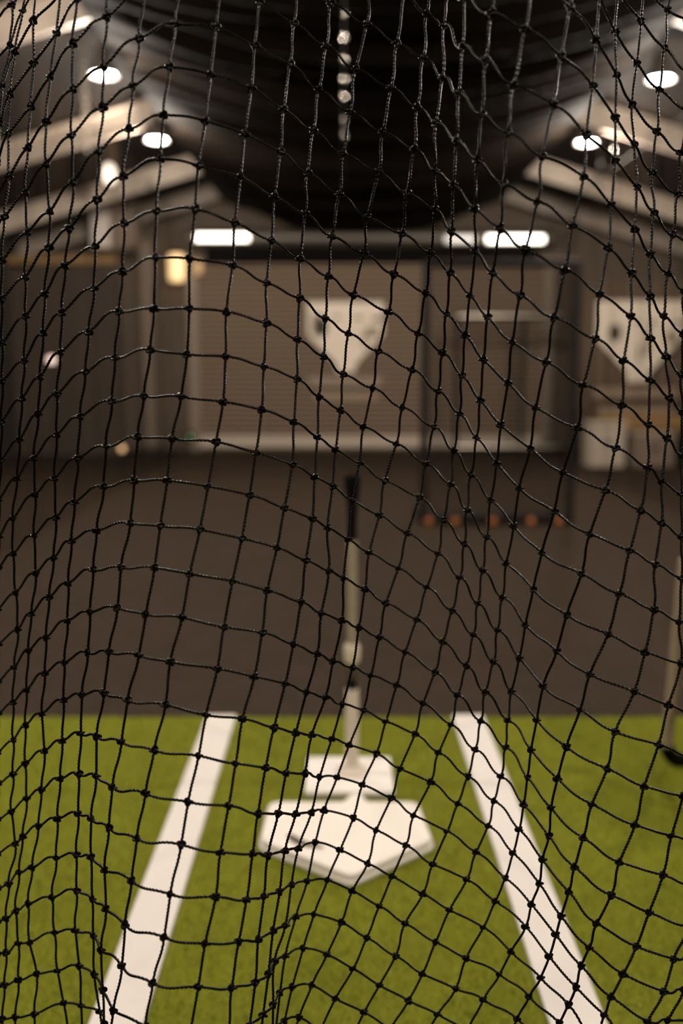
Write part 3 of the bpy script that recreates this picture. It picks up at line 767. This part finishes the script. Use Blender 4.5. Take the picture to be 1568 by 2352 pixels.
# fill the sheet sideways where the row runs out of the picture, then up and down
for r in range(R0, R1 + 1):
    cs = [c for c in range(C0, C1 + 1) if (c, r) in K]
    if not cs: continue
    if min(cs) <= 0:
        for c in range(min(cs) - 1, C0 - 1, -1):
            q = P3[(c + 1, r)] + np.array([-.021, .018, -.024])
            if px_of(q) > -12: break
            P3[(c, r)] = q
    if max(cs) >= 21:
        for c in range(max(cs) + 1, C1 + 1):
            q = P3[(c - 1, r)] + np.array([.034, .012, -.018])
            if px_of(q) < 1590: break
            P3[(c, r)] = q
EXT = set()
PITCH = .044
for c in range(C0, C1 + 1):
    rs = sorted(r for r in range(-60, 60) if (c, r) in P3)
    for rr in range(rs[0], rs[-1]):
        if (c, rr) not in P3:      # gap
            lo = max(x for x in rs if x < rr); hi = min(x for x in rs if x > rr)
            P3[(c, rr)] = P3[(c, lo)] + (P3[(c, hi)] - P3[(c, lo)]) * (rr - lo) / (hi - lo)
    for sgn, r, zend in ((1, rs[-1], .06), (-1, rs[0], 2.55)):
        d = P3[(c, r)] - P3[(c, r - sgn)]; d = d / np.linalg.norm(d)
        for k in range(60):
            goal = np.array([0, 0, -1.0 * sgn])
            d = d * .8 + goal * .2; d[1] *= .7; d /= np.linalg.norm(d)
            q = P3[(c, r)] + d * PITCH
            if (sgn > 0 and q[2] < zend) or (sgn < 0 and q[2] > zend): break
            r += sgn; P3[(c, r)] = q
# further columns on both sides
for k in range(1, 20):
    for side, base in ((-1, C0), (1, C1)):
        for r in range(-60, 60):
            if (base, r) in P3:
                P3[(base + side * k, r)] = P3[(base, r)] + np.array([side * .031 * k, .03 * math.sin(k * .9), -.012 * min(k, 8) + .004 * math.sin(r + k)])
P3 = {k_: v for k_, v in P3.items() if .055 < v[2] < 2.6}
def visible(p):
    d = p - CAM; dz = d.dot(FW)
    return abs(d.dot(RT) / dz * F) < 900 and abs(d.dot(UP) / dz * F) < 1290
def tang(k_):
    c, r = k_; p = P3[k_]
    def dif(a, b):
        v = P3.get(b, p) - P3.get(a, p); n = np.linalg.norm(v); return v / n if n > 1e-6 else np.zeros(3)
    u = dif((c - 1, r), (c + 1, r)); v = dif((c, r - 1), (c, r + 1))
    return u - .85 * u.dot(v) * v, v - .35 * u.dot(v) * u
TG = {k_: tang(k_) for k_ in P3}
hi = []; lo = []
for (c, r), p in P3.items():
    for di, q in ((0, (c + 1, r)), (1, (c, r + 1))):
        if q not in P3: continue
        L = np.linalg.norm(P3[q] - p)
        if L > .12: continue
        ta, tb = TG[(c, r)][di], TG[q][di]
        if di == 0 and (P3[q] - p)[2] > .012:      # cords that climb to the right leave steep and arrive flat
            ta = (P3[q] - p) / L
        (hi if visible(p) or visible(P3[q]) else lo).append((p, P3[q], ta * L * 1.45, tb * L * 1.45))
def cords(bars, S, n, R, turns, lobes):
    A = np.array([b[0] for b in bars]); B = np.array([b[1] for b in bars]); TA = np.array([b[2] for b in bars]); TB = np.array([b[3] for b in bars])
    t = np.linspace(0, 1, S)[None, :, None]
    h00 = 2 * t ** 3 - 3 * t ** 2 + 1; h10 = t ** 3 - 2 * t ** 2 + t; h01 = -2 * t ** 3 + 3 * t ** 2; h11 = t ** 3 - t ** 2
    C = h00 * A[:, None] + h10 * TA[:, None] + h01 * B[:, None] + h11 * TB[:, None]
    T = np.gradient(C, axis=1); T /= np.linalg.norm(T, axis=2, keepdims=True)
    ref = np.array([.13, 1.0, .07]); U = np.cross(T, ref); U /= np.linalg.norm(U, axis=2, keepdims=True); W_ = np.cross(T, U)
    N = len(bars)
    a = np.linspace(0, 2 * math.pi, n, endpoint=False)[None, None, :]
    ph = (np.linspace(0, 1, S)[None, :] * turns * 2 * math.pi + rng.uniform(0, 6.28, (N, 1)))[:, :, None]
    rad_ = R * ((1 - .22) + .22 * np.cos(lobes * (a + 0 * ph))) if lobes else R + 0 * (a + ph)
    ang = a + ph
    V = C[:, :, None, :] + (rad_ * np.cos(ang))[..., None] * U[:, :, None, :] + (rad_ * np.sin(ang))[..., None] * W_[:, :, None, :]
    idx = np.arange(N * S * n).reshape(N, S, n)
    q = np.stack([idx[:, :-1, :], np.roll(idx, -1, 2)[:, :-1, :], np.roll(idx, -1, 2)[:, 1:, :], idx[:, 1:, :]], -1).reshape(-1, 4)
    return V.reshape(-1, 3), q
VS = []; QS = []; off = 0
def push(v, q):
    global off
    VS.append(v); QS.append(q + off); off += len(v)
RC = .00166
push(*cords(hi, 34, 12, RC, 3.6, 3))
if lo: push(*cords(lo, 8, 6, RC * .95, 0, 0))
# knots: a small tied loop at every crossing
kk = list(P3.items())
tt = np.linspace(0, 2 * math.pi, 40, endpoint=False)
tre = np.stack([np.sin(tt) + 2 * np.sin(2 * tt), np.cos(tt) - 2 * np.cos(2 * tt), -1.15 * np.sin(3 * tt)], 1)
def loops(keys, tre, n, R, scale):
    V = []; Q = []; S = len(tre); o_ = 0
    T = np.roll(tre, -1, 0) - np.roll(tre, 1, 0); T /= np.linalg.norm(T, axis=1, keepdims=True)
    U = np.cross(T, [.2, .3, 1.0]); U /= np.linalg.norm(U, axis=1, keepdims=True); W_ = np.cross(T, U)
    a = np.linspace(0, 2 * math.pi, n, endpoint=False)
    base = tre[:, None, :] * scale + R * (np.cos(a)[None, :, None] * U[:, None, :] + np.sin(a)[None, :, None] * W_[:, None, :])
    base = base.reshape(-1, 3)
    idx = np.arange(S * n).reshape(S, n)
    q = np.stack([idx, np.roll(idx, -1, 1), np.roll(np.roll(idx, -1, 1), -1, 0), np.roll(idx, -1, 0)], -1).reshape(-1, 4)
    for p in keys:
        e = Matrix.Rotation(rng.uniform(-.7, .7) + math.pi / 2, 3, 'X') @ Matrix.Rotation(rng.uniform(0, 6.28), 3, 'Z')
        st_ = np.array([rng.uniform(.9, 1.12), rng.uniform(.75, .95), rng.uniform(.8, 1.05)])
        V.append((base @ np.array(e).T) * st_ + p); Q.append(q + o_); o_ += S * n
    return np.concatenate(V), np.concatenate(Q)
vis = [p for _, p in kk if visible(p)]; inv = [p for _, p in kk if not visible(p)]
push(*loops(vis, tre, 8, .00158, .00128))
if inv: push(*loops(inv, tre[::3], 5, .0016, .00128))
VA = np.concatenate(VS); QA = np.concatenate(QS)
root_p = np.array([0.0, 1.0, 0.0])
me = bpy.data.meshes.new('netting')
me.vertices.add(len(VA)); me.vertices.foreach_set('co', (VA - root_p).ravel())
me.loops.add(4 * len(QA)); me.loops.foreach_set('vertex_index', QA.ravel())
me.polygons.add(len(QA)); me.polygons.foreach_set('loop_start', np.arange(0, 4 * len(QA), 4)); me.polygons.foreach_set('loop_total', np.full(len(QA), 4))
me.polygons.foreach_set('use_smooth', np.ones(len(QA), bool))
me.update(calc_edges=True); me.materials.append(M['twine'])
nr = thing('cage_net', tuple(root_p), 'black knotted twine net hanging in folds in front of everything', 'net')
no = bpy.data.objects.new('netting', me); COL.objects.link(no); no.parent = nr
# head rope along the top of the net
tops = {}
for (c, r), p in P3.items():
    if c not in tops or p[2] > tops[c][2]: tops[c] = p
hp = [tuple(np.array([tops[c][0], tops[c][1], 2.56]) - root_p) for c in sorted(tops)]
hp = sorted(hp, key=lambda p: p[0])
hp = [(-2.1, hp[0][1], 2.56)] + hp + [(2.7, hp[-1][1], 2.56)]
MB().tube(hp, .005, 8).build('head_rope', M['black_tube'], nr)
print('net knots', len(P3), 'visible', len(vis), 'quads', len(QA))
